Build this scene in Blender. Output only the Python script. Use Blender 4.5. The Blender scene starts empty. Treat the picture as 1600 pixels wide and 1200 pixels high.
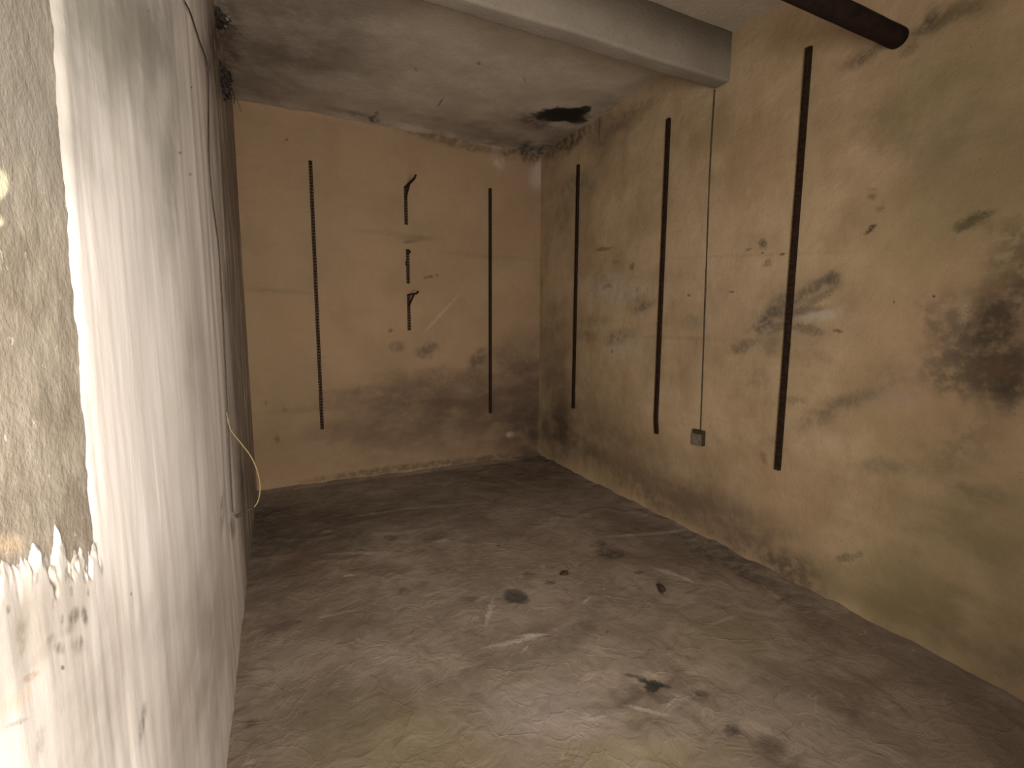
import bpy, bmesh, math, random
from mathutils import Vector, Matrix, noise

random.seed(7)
C = bpy.context.scene
COL = C.collection

# ------------------------------------------------------------------ room sizes (metres)
XL, XR = -0.2145, 2.4673          # left and right wall
YF, YB = -0.44, 4.4223            # wall with the doorway (behind the viewer), back wall
H = 3.083                         # ceiling
EYE = 1.4

# ------------------------------------------------------------------ camera
cam_d = bpy.data.cameras.new('camera')
cam_d.sensor_fit = 'HORIZONTAL'
cam_d.sensor_width = 36.0
cam_d.lens = 36.0 * 755.86 / 1600.0
cam_d.clip_start = 0.02
cam_d.clip_end = 60
cam = bpy.data.objects.new('camera', cam_d)
COL.objects.link(cam)
r_ = Vector((0.89937899, -0.43714277, 0.00486202))
u_ = Vector((0.04965749, 0.11320243, 0.99233026))
f_ = Vector((0.43434039, 0.89223955, -0.1235193))
cam.matrix_world = Matrix(((r_.x, u_.x, -f_.x, 0), (r_.y, u_.y, -f_.y, 0), (r_.z, u_.z, -f_.z, EYE), (0, 0, 0, 1)))
C.camera = cam

# ------------------------------------------------------------------ light: dull daylight through the open doorway behind the viewer
w = bpy.data.worlds.new('outside')
C.world = w
w.use_nodes = True
w.node_tree.nodes['Background'].inputs['Color'].default_value = (0.80, 0.86, 0.90, 1)
w.node_tree.nodes['Background'].inputs['Strength'].default_value = 0.06

def area(name, loc, rot, sx, sy, power, col):
    d = bpy.data.lights.new(name, 'AREA')
    d.shape = 'RECTANGLE'; d.size = sx; d.size_y = sy
    d.energy = power; d.color = col
    o = bpy.data.objects.new(name, d)
    o.location = loc; o.rotation_euler = rot
    COL.objects.link(o)
    return o
sun = area('doorway_daylight', (0.23, YF - 0.06, 1.30), (math.radians(90), 0, math.radians(-8)), 0.8, 1.2, 74.0, (1.0, 0.94, 0.87))
sun.data.spread = math.radians(138)          # lamp spread narrowed to a forward beam, dimming the near right wall

C.view_settings.view_transform = 'Standard'
C.view_settings.look = 'None'
C.view_settings.gamma = 1.0
C.view_settings.exposure = 0.0
C.view_settings.use_curve_mapping = False
C.cycles.use_denoising = True
C.cycles.max_bounces = 4
C.cycles.diffuse_bounces = 4
C.cycles.adaptive_threshold = 0.15

# ------------------------------------------------------------------ material helpers
def srgb(r, g, b):
    f = lambda c: (c / 255 / 12.92) if c / 255 <= 0.04045 else ((c / 255 + 0.055) / 1.055) ** 2.4
    return (f(r), f(g), f(b), 1.0)

class G:
    """small helper around a node tree"""
    def __init__(self, name, rough=0.92, spec=0.15):
        self.m = bpy.data.materials.new(name)
        self.m.use_nodes = True
        self.t = self.m.node_tree
        self.b = self.t.nodes['Principled BSDF']
        self.b.inputs['Roughness'].default_value = rough
        self.b.inputs['Specular IOR Level'].default_value = spec
        self.P = self.n('ShaderNodeTexCoord').outputs['Object']
    def n(self, ty):
        return self.t.nodes.new(ty)
    def put(self, sock, v):
        if hasattr(v, 'is_output'):
            self.t.links.new(v, sock)
        else:
            sock.default_value = v
    def mapping(self, p, loc=(0, 0, 0), rot=(0, 0, 0), scl=(1, 1, 1), typ='POINT'):
        n = self.n('ShaderNodeMapping'); n.vector_type = typ
        self.put(n.inputs['Vector'], p)
        n.inputs['Location'].default_value = loc
        n.inputs['Rotation'].default_value = rot
        n.inputs['Scale'].default_value = scl
        return n.outputs[0]
    def noise(self, p, scale, detail=4, rough=0.55, dist=0.0, col=False):
        n = self.n('ShaderNodeTexNoise')
        self.put(n.inputs['Vector'], p)
        n.inputs['Scale'].default_value = scale
        n.inputs['Detail'].default_value = detail
        n.inputs['Roughness'].default_value = rough
        n.inputs['Distortion'].default_value = dist
        return n.outputs['Color' if col else 'Fac']
    def voronoi(self, p, scale, feature='DISTANCE_TO_EDGE'):
        n = self.n('ShaderNodeTexVoronoi'); n.feature = feature
        self.put(n.inputs['Vector'], p)
        n.inputs['Scale'].default_value = scale
        return n.outputs['Distance']
    def rng(self, v, a, b, c=0.0, d=1.0, smooth=True):
        n = self.n('ShaderNodeMapRange')
        n.interpolation_type = 'SMOOTHSTEP' if smooth else 'LINEAR'
        self.put(n.inputs['Value'], v)
        for k, x in (('From Min', a), ('From Max', b), ('To Min', c), ('To Max', d)):
            self.put(n.inputs[k], x)
        return n.outputs[0]
    def math(self, op, a, b=0.0):
        n = self.n('ShaderNodeMath'); n.operation = op
        self.put(n.inputs[0], a); self.put(n.inputs[1], b)
        return n.outputs[0]
    def vmath(self, op, a, b=(0, 0, 0), s=None):
        n = self.n('ShaderNodeVectorMath'); n.operation = op
        self.put(n.inputs[0], a)
        if op == 'SCALE': n.inputs['Scale'].default_value = s
        elif op != 'LENGTH': self.put(n.inputs[1], b)
        return n.outputs['Value' if op == 'LENGTH' else 'Vector']
    def mix(self, f, a, b, blend='MIX'):
        n = self.n('ShaderNodeMix'); n.data_type = 'RGBA'; n.blend_type = blend
        self.put(n.inputs[0], f); self.put(n.inputs[6], a); self.put(n.inputs[7], b)
        return n.outputs[2]
    def warp(self, p, scale, amp, detail=2):
        c = self.noise(p, scale, detail, 0.6, col=True)
        c = self.vmath('SUBTRACT', c, (0.5, 0.5, 0.5))
        return self.vmath('ADD', p, self.vmath('SCALE', c, s=amp))
    def bump(self, h, strength, dist):
        n = self.n('ShaderNodeBump')
        n.inputs['Strength'].default_value = strength
        n.inputs['Distance'].default_value = dist
        self.put(n.inputs['Height'], h)
        self.t.links.new(n.outputs[0], self.b.inputs['Normal'])
    def color(self, c):
        self.put(self.b.inputs['Base Color'], c)

PAL = {
 'dirt': (.080, .052, .036), 'black': (.022, .017, .013), 'dark': (.030, .021, .014), 'grime': (.085, .066, .048),
 'pale': (.46, .36, .28), 'palegrey': (.42, .37, .30), 'pink': (.40, .25, .17), 'olive': (.22, .185, .085),  # olive also carries the lens flare tint
 'green': (.090, .092, .055), 'rust': (.17, .085, .045), 'tan': (.40, .29, .18), 'hole': (.016, .017, .012),
 'brown': (.070, .044, .028), 'wet': (.045, .040, .031), 'lilac': (.25, .208, .192), 'chalk': (.46, .40, .33),
 'olivegrey': (.20, .175, .12), 'greygreen': (.34, .33, .28), 'greygrime': (.40, .34, .28), 'pinkgrey': (.42, .33, .28),
  'lowgrey': (.33, .285, .235), 'topgrey': (.27, .25, .205),  # greyer tones for the upper and lower parts of the left wall
 'spot': (.13, .105, .075), 'rustline': (.30, .17, .09), 'peach': (.62, .45, .29), 'cream': (.80, .72, .50),
}
# stains, moulds, scuffs and painted-in light tints on each surface: position along the surface, radii, turn, colour, strength, softness
STAINS = {
 'B': [
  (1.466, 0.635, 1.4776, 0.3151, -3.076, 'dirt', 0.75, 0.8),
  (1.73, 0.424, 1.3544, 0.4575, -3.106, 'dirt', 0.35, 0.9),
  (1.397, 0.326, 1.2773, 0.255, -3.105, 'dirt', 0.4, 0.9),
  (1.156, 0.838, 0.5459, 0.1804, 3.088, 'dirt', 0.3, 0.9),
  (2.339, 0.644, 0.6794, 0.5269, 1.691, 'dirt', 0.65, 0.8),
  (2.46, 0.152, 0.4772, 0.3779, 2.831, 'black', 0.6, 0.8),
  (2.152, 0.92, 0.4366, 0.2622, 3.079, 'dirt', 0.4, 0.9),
  (0.986, 1.186, 0.0754, 0.0523, 3.133, 'grime', 0.6, 0.5),
  (1.247, 1.158, 0.1161, 0.0776, 2.958, 'grime', 0.7, 0.5),
  (1.787, 1.06, 0.1385, 0.1155, 1.371, 'grime', 0.75, 0.5),
  (2.115, 1.103, 0.2013, 0.0648, 3.116, 'grime', 0.3, 0.6),
  (1.469, 0.884, 0.45, 0.0865, 3.096, 'dirt', 0.35, 0.8),
  (1.092, 0.691, 0.7241, 0.0721, 3.024, 'dirt', 0.4, 0.8),
  (1.992, 2.98, 0.1516, 0.0734, 1.527, 'pale', 0.55, 0.5),
  (2.461, 2.909, 0.2094, 0.1592, 1.413, 'pale', 0.6, 0.6),
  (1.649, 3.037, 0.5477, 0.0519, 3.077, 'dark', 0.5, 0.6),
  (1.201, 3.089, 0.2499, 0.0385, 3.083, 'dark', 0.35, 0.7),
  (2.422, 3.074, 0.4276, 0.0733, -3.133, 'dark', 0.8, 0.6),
  (0.898, 2.184, 0.3311, 0.0273, -3.126, 'grime', 0.22, 0.7),
  (1.182, 2.163, 0.176, 0.028, -3.093, 'grime', 0.45, 0.7),
  (0.061, 1.654, 0.2818, 0.0258, 3.099, 'grime', 0.3, 0.7),
  (1.871, 2.049, 0.6024, 0.0303, -3.141, 'grime', 0.18, 0.8),
  (1.123, 2.125, 0.0815, 0.0167, -3.062, 'dark', 0.5, 0.6),
  (1.307, 1.829, 0.0304, 0.0173, -3.066, 'dark', 0.7, 0.5),
  (1.259, 1.815, 0.0181, 0.0115, -3.054, 'dark', 0.6, 0.5),
  (1.375, 1.844, 0.0185, 0.0116, -3.054, 'dark', 0.5, 0.5),
  (0.932, 1.331, 0.0229, 0.0172, -3.112, 'dark', 0.6, 0.5),
  (1.413, 1.492, 0.2595, 0.0145, -2.346, 'pale', 0.35, 0.6),
  (0.156, 2.841, 0.0193, 0.0139, -2.736, 'dark', 0.6, 0.5),
  (0.691, 0.803, 0.3874, 0.0346, 3.122, 'grime', 0.3, 0.7),
  (0.21, 0.665, 0.3521, 0.0277, -3.139, 'grime', 0.25, 0.7),
  (-0.032, 0.433, 0.0328, 0.0241, 1.581, 'dark', 0.5, 0.6),
  (0.038, 0.678, 0.0217, 0.0146, 1.543, 'dark', 0.4, 0.6),
  (-0.102, 0.741, 0.0213, 0.0188, 1.574, 'dark', 0.4, 0.6),
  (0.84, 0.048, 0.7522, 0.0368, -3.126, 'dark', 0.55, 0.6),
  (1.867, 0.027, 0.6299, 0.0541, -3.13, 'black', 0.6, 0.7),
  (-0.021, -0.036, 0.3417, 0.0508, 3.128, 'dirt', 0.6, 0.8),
  (2.133, 0.261, 0.0447, 0.0335, 2.911, 'pale', 0.5, 0.6),
  (0.413, 3.118, 0.7111, 0.07, 3.133, 'pink', 0.35, 0.9),
  (-0.013, 1.108, 0.8426, 0.2835, 1.518, 'olive', 0.2, 0.9),
 ],
 'R': [
  (4.06, 0.813, 0.761, 0.3634, 1.564, 'dirt', 0.65, 0.9),  # corner shadow painted into the wall colour
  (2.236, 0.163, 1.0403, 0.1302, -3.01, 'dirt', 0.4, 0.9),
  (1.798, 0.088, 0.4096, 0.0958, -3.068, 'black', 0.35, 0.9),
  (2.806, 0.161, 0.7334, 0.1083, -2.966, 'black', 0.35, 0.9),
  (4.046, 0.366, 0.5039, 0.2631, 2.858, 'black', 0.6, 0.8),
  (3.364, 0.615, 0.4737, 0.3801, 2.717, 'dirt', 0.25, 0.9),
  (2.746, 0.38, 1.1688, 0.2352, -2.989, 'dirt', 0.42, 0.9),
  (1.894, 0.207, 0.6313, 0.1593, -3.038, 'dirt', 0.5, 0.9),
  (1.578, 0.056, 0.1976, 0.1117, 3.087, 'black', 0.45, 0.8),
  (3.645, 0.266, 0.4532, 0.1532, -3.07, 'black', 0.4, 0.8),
  (3.737, 2.62, 0.2531, 0.1141, -2.827, 'green', 0.55, 0.8),
  (3.778, 2.345, 0.405, 0.2977, 1.226, 'olive', 0.3, 0.9),
  (3.996, 2.444, 0.3004, 0.2164, 1.251, 'dirt', 0.25, 0.9),
  (3.141, 2.933, 0.4393, 0.0905, 3.098, 'dirt', 0.45, 0.8),
  (3.962, 3.044, 0.4434, 0.0852, -3.121, 'black', 0.75, 0.7),
  (3.339, 2.905, 0.375, 0.1638, -2.996, 'dirt', 0.4, 0.9),
  (3.704, 3.036, 0.3306, 0.0937, -3.106, 'dirt', 0.4, 0.8),
  (3.455, 3.033, 0.1334, 0.0147, 1.682, 'black', 0.7, 0.5),
  (3.356, 2.016, 0.1213, 0.0156, -3.086, 'dark', 0.6, 0.6),
  (3.19, 1.89, 0.0494, 0.0198, -3.003, 'dark', 0.35, 0.6),
  (2.986, 1.839, 0.0337, 0.0294, 2.27, 'dark', 0.55, 0.5),
  (2.918, 1.662, 0.019, 0.018, 2.181, 'dark', 0.6, 0.5),
  (3.298, 1.706, 0.072, 0.0223, 2.979, 'dark', 0.5, 0.5),
  (3.196, 1.679, 0.5783, 0.1212, -3.076, 'palegrey', 0.45, 0.9),
  (2.847, 1.527, 0.1278, 0.0413, 2.837, 'grime', 0.6, 0.6),
  (2.885, 1.576, 0.0806, 0.0586, 2.809, 'grime', 0.4, 0.7),
  (2.409, 1.598, 0.0168, 0.0124, -2.949, 'dark', 0.7, 0.5),
  (2.072, 1.596, 0.0229, 0.0083, -3.066, 'dark', 0.7, 0.5),
  (3.136, 1.297, 0.196, 0.0636, 2.927, 'grime', 0.55, 0.7),
  (3.584, 1.296, 0.1779, 0.0564, 3.119, 'grime', 0.4, 0.7),
  (2.375, 1.418, 0.1322, 0.0542, -3.014, 'green', 0.45, 0.7),
  (3.196, 1.181, 0.0209, 0.0168, 1.529, 'dark', 0.6, 0.5),
  (3.447, 1.436, 0.2321, 0.0543, -3.134, 'green', 0.3, 0.8),
  (2.481, 1.31, 0.5272, 0.0174, 3.139, 'grime', 0.25, 0.8),
  (2.056, 1.804, 0.7183, 0.011, -3.051, 'grime', 0.15, 0.8),
  (3.013, 1.21, 0.3078, 0.0999, 3.094, 'palegrey', 0.3, 0.9),
  (1.883, 1.849, 0.0311, 0.025, -2.339, 'dark', 0.8, 0.7),
  (1.971, 1.829, 0.0239, 0.0084, 2.999, 'dark', 0.7, 0.5),
  (1.763, 1.778, 0.0182, 0.0085, -3.114, 'dark', 0.85, 0.5),
  (1.883, 1.8, 0.0123, 0.0068, -2.922, 'dark', 0.7, 0.5),
  (1.847, 1.74, 0.0304, 0.0215, -3.113, 'grime', 0.65, 0.6),
  (1.831, 1.428, 0.1016, 0.0424, 2.457, 'grime', 0.85, 0.6),
  (1.778, 1.497, 0.1045, 0.0528, 2.513, 'grime', 0.6, 0.7),
  (1.606, 1.573, 0.1369, 0.0419, 2.569, 'grime', 0.8, 0.7),
  (1.489, 1.622, 0.0593, 0.0479, 3.091, 'grime', 0.5, 0.8),
  (1.783, 1.462, 0.1276, 0.0974, 2.621, 'grime', 0.5, 0.9),
  (1.483, 1.628, 0.0472, 0.0382, 3.097, 'grime', 0.75, 0.6),
  (1.544, 1.538, 0.1213, 0.0236, 2.64, 'grime', 0.6, 0.6),
  (1.638, 1.47, 0.1567, 0.0235, 3.029, 'grime', 0.75, 0.6),
  (1.59, 1.378, 0.1087, 0.0291, -2.948, 'grime', 0.7, 0.6),
  (1.815, 1.375, 0.1547, 0.0359, 2.974, 'grime', 0.55, 0.7),
  (1.951, 1.28, 0.1089, 0.0421, 2.78, 'grime', 0.7, 0.6),
  (2.025, 1.258, 0.0516, 0.024, -2.624, 'grime', 0.5, 0.6),
  (1.788, 1.287, 0.074, 0.0591, 2.602, 'grime', 0.4, 0.7),
  (1.635, 1.427, 0.2998, 0.2062, 2.787, 'grime', 0.3, 0.9),
  (1.437, 1.373, 0.0274, 0.0092, -2.969, 'dark', 0.75, 0.6),
  (1.521, 1.452, 0.125, 0.0323, 2.985, 'palegrey', 0.5, 0.8),
  (1.494, 1.235, 0.0636, 0.0318, -2.848, 'grime', 0.3, 0.8),
  (1.343, 1.982, 0.0213, 0.017, -2.767, 'dark', 0.6, 0.7),
  (1.302, 1.92, 0.0195, 0.013, -2.671, 'grime', 0.5, 0.7),
  (1.336, 1.837, 0.0316, 0.0157, 2.6, 'dark', 1.0, 0.5),
  (1.346, 2.013, 0.0279, 0.0081, -2.879, 'grime', 0.4, 0.7),
  (0.984, 1.798, 0.041, 0.0183, 2.772, 'black', 0.75, 0.44),
  (0.97, 1.805, 0.0554, 0.0284, 2.891, 'black', 0.7, 0.8),
  (0.952, 1.821, 0.0514, 0.0177, 3.01, 'black', 0.8, 0.7),
  (1.014, 1.791, 0.0213, 0.0191, 1.24, 'black', 0.5, 0.7),
  (0.92, 1.782, 0.04, 0.02, -2.463, 'rust', 0.4, 0.8),
  (0.83, 1.328, 0.2529, 0.1602, 1.437, 'black', 0.75, 0.9),
  (0.874, 1.202, 0.1696, 0.1242, 3.033, 'black', 0.6, 0.9),
  (1.005, 1.32, 0.1571, 0.1258, 1.385, 'dirt', 0.4, 0.9),
  (0.851, 1.351, 0.17, 0.1086, 1.429, 'black', 0.6, 0.9),
  (0.811, 1.493, 0.2589, 0.1027, 1.447, 'black', 0.5, 0.9),
  (0.81, 1.654, 0.2092, 0.0836, 1.431, 'black', 0.5, 0.9),
  (0.782, 1.187, 0.1036, 0.0951, 2.942, 'black', 0.55, 0.9),
  (0.991, 1.398, 0.1807, 0.0823, 1.454, 'grime', 0.5, 0.9),
  (0.955, 1.232, 0.1419, 0.1029, 3.069, 'grime', 0.45, 0.9),
  (0.961, 1.449, 0.06, 0.0222, 1.56, 'tan', 0.5, 0.9),
  (0.979, 1.487, 0.0293, 0.0246, 2.141, 'tan', 0.4, 0.9),
  (0.866, 1.543, 0.038, 0.0318, -2.605, 'rust', 0.35, 0.8),
  (0.839, 1.23, 0.0727, 0.0487, 3.057, 'rust', 0.3, 0.9),
  (1.066, 1.522, 0.007, 0.0061, -2.372, 'dark', 0.8, 0.5),
  (1.209, 1.503, 0.0058, 0.0048, 1.143, 'dark', 0.7, 0.5),
  (1.418, 2.616, 0.1035, 0.029, 3.041, 'dark', 0.55, 0.8),
  (1.471, 2.613, 0.1077, 0.0412, -2.962, 'dark', 0.35, 0.8),
  (1.2, 2.614, 0.0813, 0.0435, 2.828, 'dark', 0.7, 0.8),
  (1.251, 2.552, 0.0411, 0.0237, 3.132, 'dark', 0.5, 0.8),
  (1.086, 2.619, 0.1159, 0.0446, -2.946, 'dark', 0.6, 0.8),
  (1.17, 2.635, 0.0717, 0.035, 1.229, 'dark', 0.4, 0.8),
  (1.299, 2.288, 0.1794, 0.1245, 0.87, 'grime', 0.3, 0.9),
  (1.208, 2.332, 0.1902, 0.113, 1.897, 'olive', 0.4, 0.9),
  (1.017, 2.306, 0.4163, 0.2496, -2.102, 'olive', 0.6, 0.9),  # greenish flare tint painted onto the upper near wall
  (1.05, 1.809, 0.3202, 0.2329, -2.585, 'olive', 0.4, 0.9),
  (1.122, 2.127, 0.1588, 0.1395, -3.064, 'grime', 0.25, 0.9),
  (1.791, 0.649, 0.0427, 0.0294, 1.283, 'rust', 0.7, 0.7),
  (1.755, 0.75, 0.0796, 0.0358, 2.884, 'grime', 0.35, 0.8),
  (1.862, 1.094, 0.0905, 0.066, 3.005, 'green', 0.35, 0.8),
  (1.636, 1.004, 0.0709, 0.0206, 3.076, 'green', 0.5, 0.7),
  (1.435, 0.985, 0.2228, 0.0557, 2.626, 'grime', 0.45, 0.8),
  (1.323, 1.064, 0.1149, 0.0358, 2.718, 'grime', 0.35, 0.8),
  (1.556, 0.88, 0.1424, 0.0481, 2.457, 'grime', 0.3, 0.9),
  (1.174, 1.171, 0.1482, 0.0853, 3.034, 'grime', 0.35, 0.9),
  (1.188, 0.758, 0.183, 0.0411, 2.923, 'green', 0.4, 0.8),
  (0.849, 0.747, 0.1146, 0.0466, 3.032, 'green', 0.55, 0.8),
  (0.925, 0.91, 0.1361, 0.1173, 2.012, 'grime', 0.4, 0.9),
  (0.82, 1.035, 0.1114, 0.0965, 2.664, 'rust', 0.25, 0.9),
  (1.313, 0.262, 0.0542, 0.0198, 2.501, 'dark', 0.65, 0.7),
  (1.257, 0.301, 0.0314, 0.0128, 2.234, 'green', 0.6, 0.7),
  (0.949, 0.492, 0.4447, 0.3125, 2.324, 'olive', 0.6, 0.9),  # greenish flare tint painted onto the lower near wall
  (0.985, 0.154, 0.4838, 0.1805, 2.99, 'olive', 0.5, 0.9),
  (0.804, 0.474, 0.5904, 0.3644, 1.728, 'dirt', 0.35, 0.95),
  (0.979, 2.106, 0.5088, 0.2862, 1.249, 'dirt', 0.25, 0.95),
  (1.175, 0.61, 0.1122, 0.0828, 2.473, 'rust', 0.25, 0.9),
  (0.85, 0.119, 0.3796, 0.1762, 3.09, 'dirt', 0.3, 0.9),
  (0.681, 0.068, 0.1696, 0.0944, 1.836, 'green', 0.4, 0.9),
  (2.129, 1.546, 0.4842, 0.415, -2.754, 'pale', 0.12, 0.95),
  (1.191, 1.083, 0.1266, 0.0863, 2.962, 'pale', 0.2, 0.9),
  (1.452, 0.818, 0.0839, 0.0575, 2.795, 'pale', 0.3, 0.9),
 ],
 'C': [
  (2.196, 3.553, 0.2067, 0.1379, 3.035, 'hole', 1.0, 0.22),
  (2.168, 3.636, 0.1892, 0.0941, 3.012, 'hole', 0.95, 0.3),
  (2.091, 3.661, 0.1238, 0.0923, -3.07, 'hole', 0.9, 0.3),
  (2.283, 3.417, 0.0793, 0.0576, 1.495, 'hole', 0.95, 0.3),
  (2.339, 3.564, 0.1397, 0.0945, 1.361, 'hole', 0.9, 0.3),
  (2.04, 3.786, 0.2185, 0.0953, -2.717, 'dark', 0.6, 0.7),
  (1.993, 4.254, 0.4851, 0.1856, -2.924, 'dark', 0.55, 0.8),
  (2.112, 3.977, 0.4136, 0.2796, -2.701, 'dirt', 0.5, 0.9),
  (2.268, 4.373, 0.1835, 0.1045, 1.497, 'black', 0.85, 0.6),
  (2.466, 4.371, 0.1798, 0.1013, 1.352, 'black', 0.8, 0.6),
  (2.26, 4.19, 0.1421, 0.0471, 1.511, 'pale', 0.35, 0.6),
  (2.453, 3.887, 0.3463, 0.1556, 1.472, 'dirt', 0.55, 0.9),
  (2.407, 3.267, 0.2807, 0.1253, 1.42, 'dirt', 0.35, 0.9),
  (1.533, 4.189, 0.5482, 0.2018, -2.954, 'dirt', 0.4, 0.9),
  (0.827, 4.336, 0.0547, 0.0495, 0.932, 'dark', 0.8, 0.5),
  (0.823, 4.228, 0.0722, 0.0156, 1.564, 'dark', 0.6, 0.5),
  (0.696, 4.319, 0.3043, 0.0631, -2.974, 'dirt', 0.5, 0.7),
  (1.225, 3.797, 0.0885, 0.0076, -1.595, 'dark', 0.8, 0.5),
  (1.278, 3.144, 0.0235, 0.0125, 1.217, 'dark', 0.7, 0.5),
  (1.117, 2.617, 0.0135, 0.0103, 1.252, 'dark', 0.7, 0.5),
  (0.9, 2.638, 0.0338, 0.0201, 2.604, 'dark', 0.8, 0.5),
  (1.702, 2.345, 0.039, 0.0054, 0.82, 'dark', 0.7, 0.5),
  (1.646, 3.203, 0.0405, 0.0059, -2.315, 'dark', 0.5, 0.5),
  (0.934, 3.414, 0.0298, 0.0095, -2.034, 'dark', 0.4, 0.5),
  (-0.199, 3.681, 0.7553, 0.0862, 1.713, 'brown', 0.75, 0.8),
  (-0.211, 3.434, 0.212, 0.0373, 1.681, 'dark', 0.6, 0.7),
  (-0.124, 4.242, 0.2528, 0.2159, 2.589, 'brown', 0.5, 0.9),
  (0.154, 3.393, 1.0088, 0.5799, 1.833, 'dirt', 0.7, 0.95),
  (-0.034, 3.992, 0.5106, 0.3033, 1.758, 'dirt', 0.3, 0.95),
  (-0.261, 4.205, 0.1963, 0.0462, 1.693, 'black', 0.7, 0.7),
  (2.578, 2.892, 0.1531, 0.1042, 1.51, 'green', 0.4, 0.8),
  (2.432, 2.861, 0.0985, 0.0665, 1.584, 'olive', 0.4, 0.8),
  (0.976, 2.984, 0.4601, 0.2587, 2.608, 'palegrey', 0.15, 0.9),
 ],
 'F': [
  (0.867, 3.58, 1.2593, 0.4604, 3.002, 'dirt', 0.55, 0.9),
  (0.126, 3.415, 0.6755, 0.429, 1.687, 'black', 0.5, 0.9),
  (-0.069, 3.019, 0.7676, 0.2008, 1.606, 'dirt', 0.45, 0.9),
  (-0.186, 3.562, 0.6879, 0.1145, 1.616, 'black', 0.5, 0.9),
  (2.109, 3.783, 0.7694, 0.451, 2.74, 'dirt', 0.6, 0.9),
  (2.46, 4.147, 0.425, 0.1917, 2.132, 'black', 0.6, 0.8),
  (2.169, 2.449, 0.5692, 0.2558, -1.831, 'dirt', 0.5, 0.9),
  (2.367, 1.933, 0.5045, 0.1117, -1.61, 'black', 0.6, 0.8),
  (2.285, 1.399, 0.267, 0.1105, -2.104, 'dirt', 0.4, 0.9),
  (2.244, 1.248, 0.3028, 0.1145, -2.546, 'dirt', 0.25, 0.9),
  (0.167, 2.907, 0.3277, 0.2358, 2.631, 'rust', 0.25, 0.9),
  (0.063, 2.262, 0.3149, 0.1561, -3.124, 'dirt', 0.35, 0.9),
  (-0.069, 2.351, 0.1035, 0.0761, -2.817, 'dirt', 0.5, 0.8),
  (1.053, 2.112, 0.0679, 0.0644, 1.983, 'wet', 1.0, 0.3),
  (1.051, 2.146, 0.0505, 0.0367, 2.707, 'dark', 0.6, 0.5),
  (1.067, 2.066, 0.0486, 0.0384, 2.045, 'wet', 0.6, 0.4),
  (1.779, 1.828, 0.048, 0.0178, 0.929, 'black', 0.9, 0.4),
  (1.805, 2.31, 0.1179, 0.091, 1.473, 'dark', 0.6, 0.6),
  (1.802, 2.255, 0.0726, 0.0576, 0.403, 'dark', 0.5, 0.6),
  (1.819, 2.422, 0.0481, 0.0396, 1.191, 'dark', 0.5, 0.6),
  (1.406, 2.197, 0.0343, 0.0305, -2.925, 'dark', 0.85, 0.5),
  (1.276, 2.145, 0.0386, 0.0263, 2.772, 'dark', 0.65, 0.6),
  (1.213, 2.273, 0.0505, 0.0211, 2.707, 'dark', 0.5, 0.6),
  (1.537, 2.224, 0.0227, 0.0163, 2.867, 'dark', 0.6, 0.5),
  (1.787, 2.015, 0.0312, 0.0233, 3.14, 'dark', 0.75, 0.6),
  (1.69, 1.891, 0.0269, 0.0162, 0.696, 'rust', 0.5, 0.7),
  (1.203, 2.663, 0.0178, 0.0122, 1.164, 'dark', 0.7, 0.5),
  (1.313, 2.035, 0.0188, 0.0134, 0.885, 'grime', 0.5, 0.6),
  (1.241, 1.945, 0.0172, 0.0128, 0.871, 'grime', 0.5, 0.6),
  (1.291, 1.934, 0.018, 0.0155, 0.484, 'grime', 0.5, 0.6),
  (1.301, 1.661, 0.0117, 0.0084, 0.684, 'dark', 0.7, 0.5),
  (1.236, 1.75, 0.065, 0.0585, 0.628, 'dark', 0.55, 0.5),
  (1.309, 1.793, 0.0858, 0.0468, 3.13, 'grime', 0.4, 0.7),
  (1.483, 1.843, 0.1372, 0.0543, 2.906, 'grime', 0.5, 0.8),
  (0.83, 2.179, 0.0721, 0.029, 2.682, 'dark', 0.5, 0.6),
  (0.828, 1.988, 0.0353, 0.0274, 1.249, 'grime', 0.6, 0.6),
  (0.535, 2.392, 0.0526, 0.0374, 2.764, 'dark', 0.5, 0.6),
  (0.627, 2.417, 0.0515, 0.0299, -2.758, 'dark', 0.4, 0.6),
  (0.613, 3.075, 0.0554, 0.0437, 2.075, 'dark', 0.6, 0.6),
  (0.884, 2.968, 0.1267, 0.0488, 3.048, 'dark', 0.45, 0.7),
  (1.27, 1.326, 0.0708, 0.0184, 2.342, 'hole', 0.9, 0.45),
  (1.253, 1.308, 0.0368, 0.0254, 3.016, 'hole', 0.9, 0.4),
  (1.399, 1.212, 0.0365, 0.0213, 2.495, 'hole', 0.7, 0.6),
  (1.21, 1.389, 0.0344, 0.0111, 2.454, 'hole', 0.7, 0.6),
  (1.16, 1.274, 0.1546, 0.1157, -3.136, 'grime', 0.3, 0.9),
  (1.026, 1.679, 0.1443, 0.0986, 2.977, 'grime', 0.5, 0.8),
  (0.826, 1.684, 0.1354, 0.0545, 2.836, 'grime', 0.45, 0.8),
  (1.148, 1.314, 0.0852, 0.046, 0.645, 'grime', 0.35, 0.8),
  (1.365, 1.032, 0.0446, 0.0263, -2.753, 'dark', 0.7, 0.7),
  (1.448, 0.934, 0.0942, 0.0453, 0.289, 'black', 0.55, 0.8),
  (1.861, 0.921, 0.1824, 0.0964, -2.604, 'dirt', 0.5, 0.9),
  (1.75, 1.044, 0.1188, 0.0819, 1.91, 'dirt', 0.15, 0.9),
  (0.778, 1.374, 0.2532, 0.1708, 2.743, 'lilac', 0.5, 0.9),  # pinkish flare brightening painted into the floor colour
  (0.265, 1.53, 0.398, 0.2044, 2.599, 'olive', 0.6, 0.9),
  (0.15, 1.614, 0.5024, 0.2847, 2.523, 'dirt', 0.6, 0.95),
  (1.734, 1.389, 0.3001, 0.2326, 2.785, 'olive', 0.35, 0.9),
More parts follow.
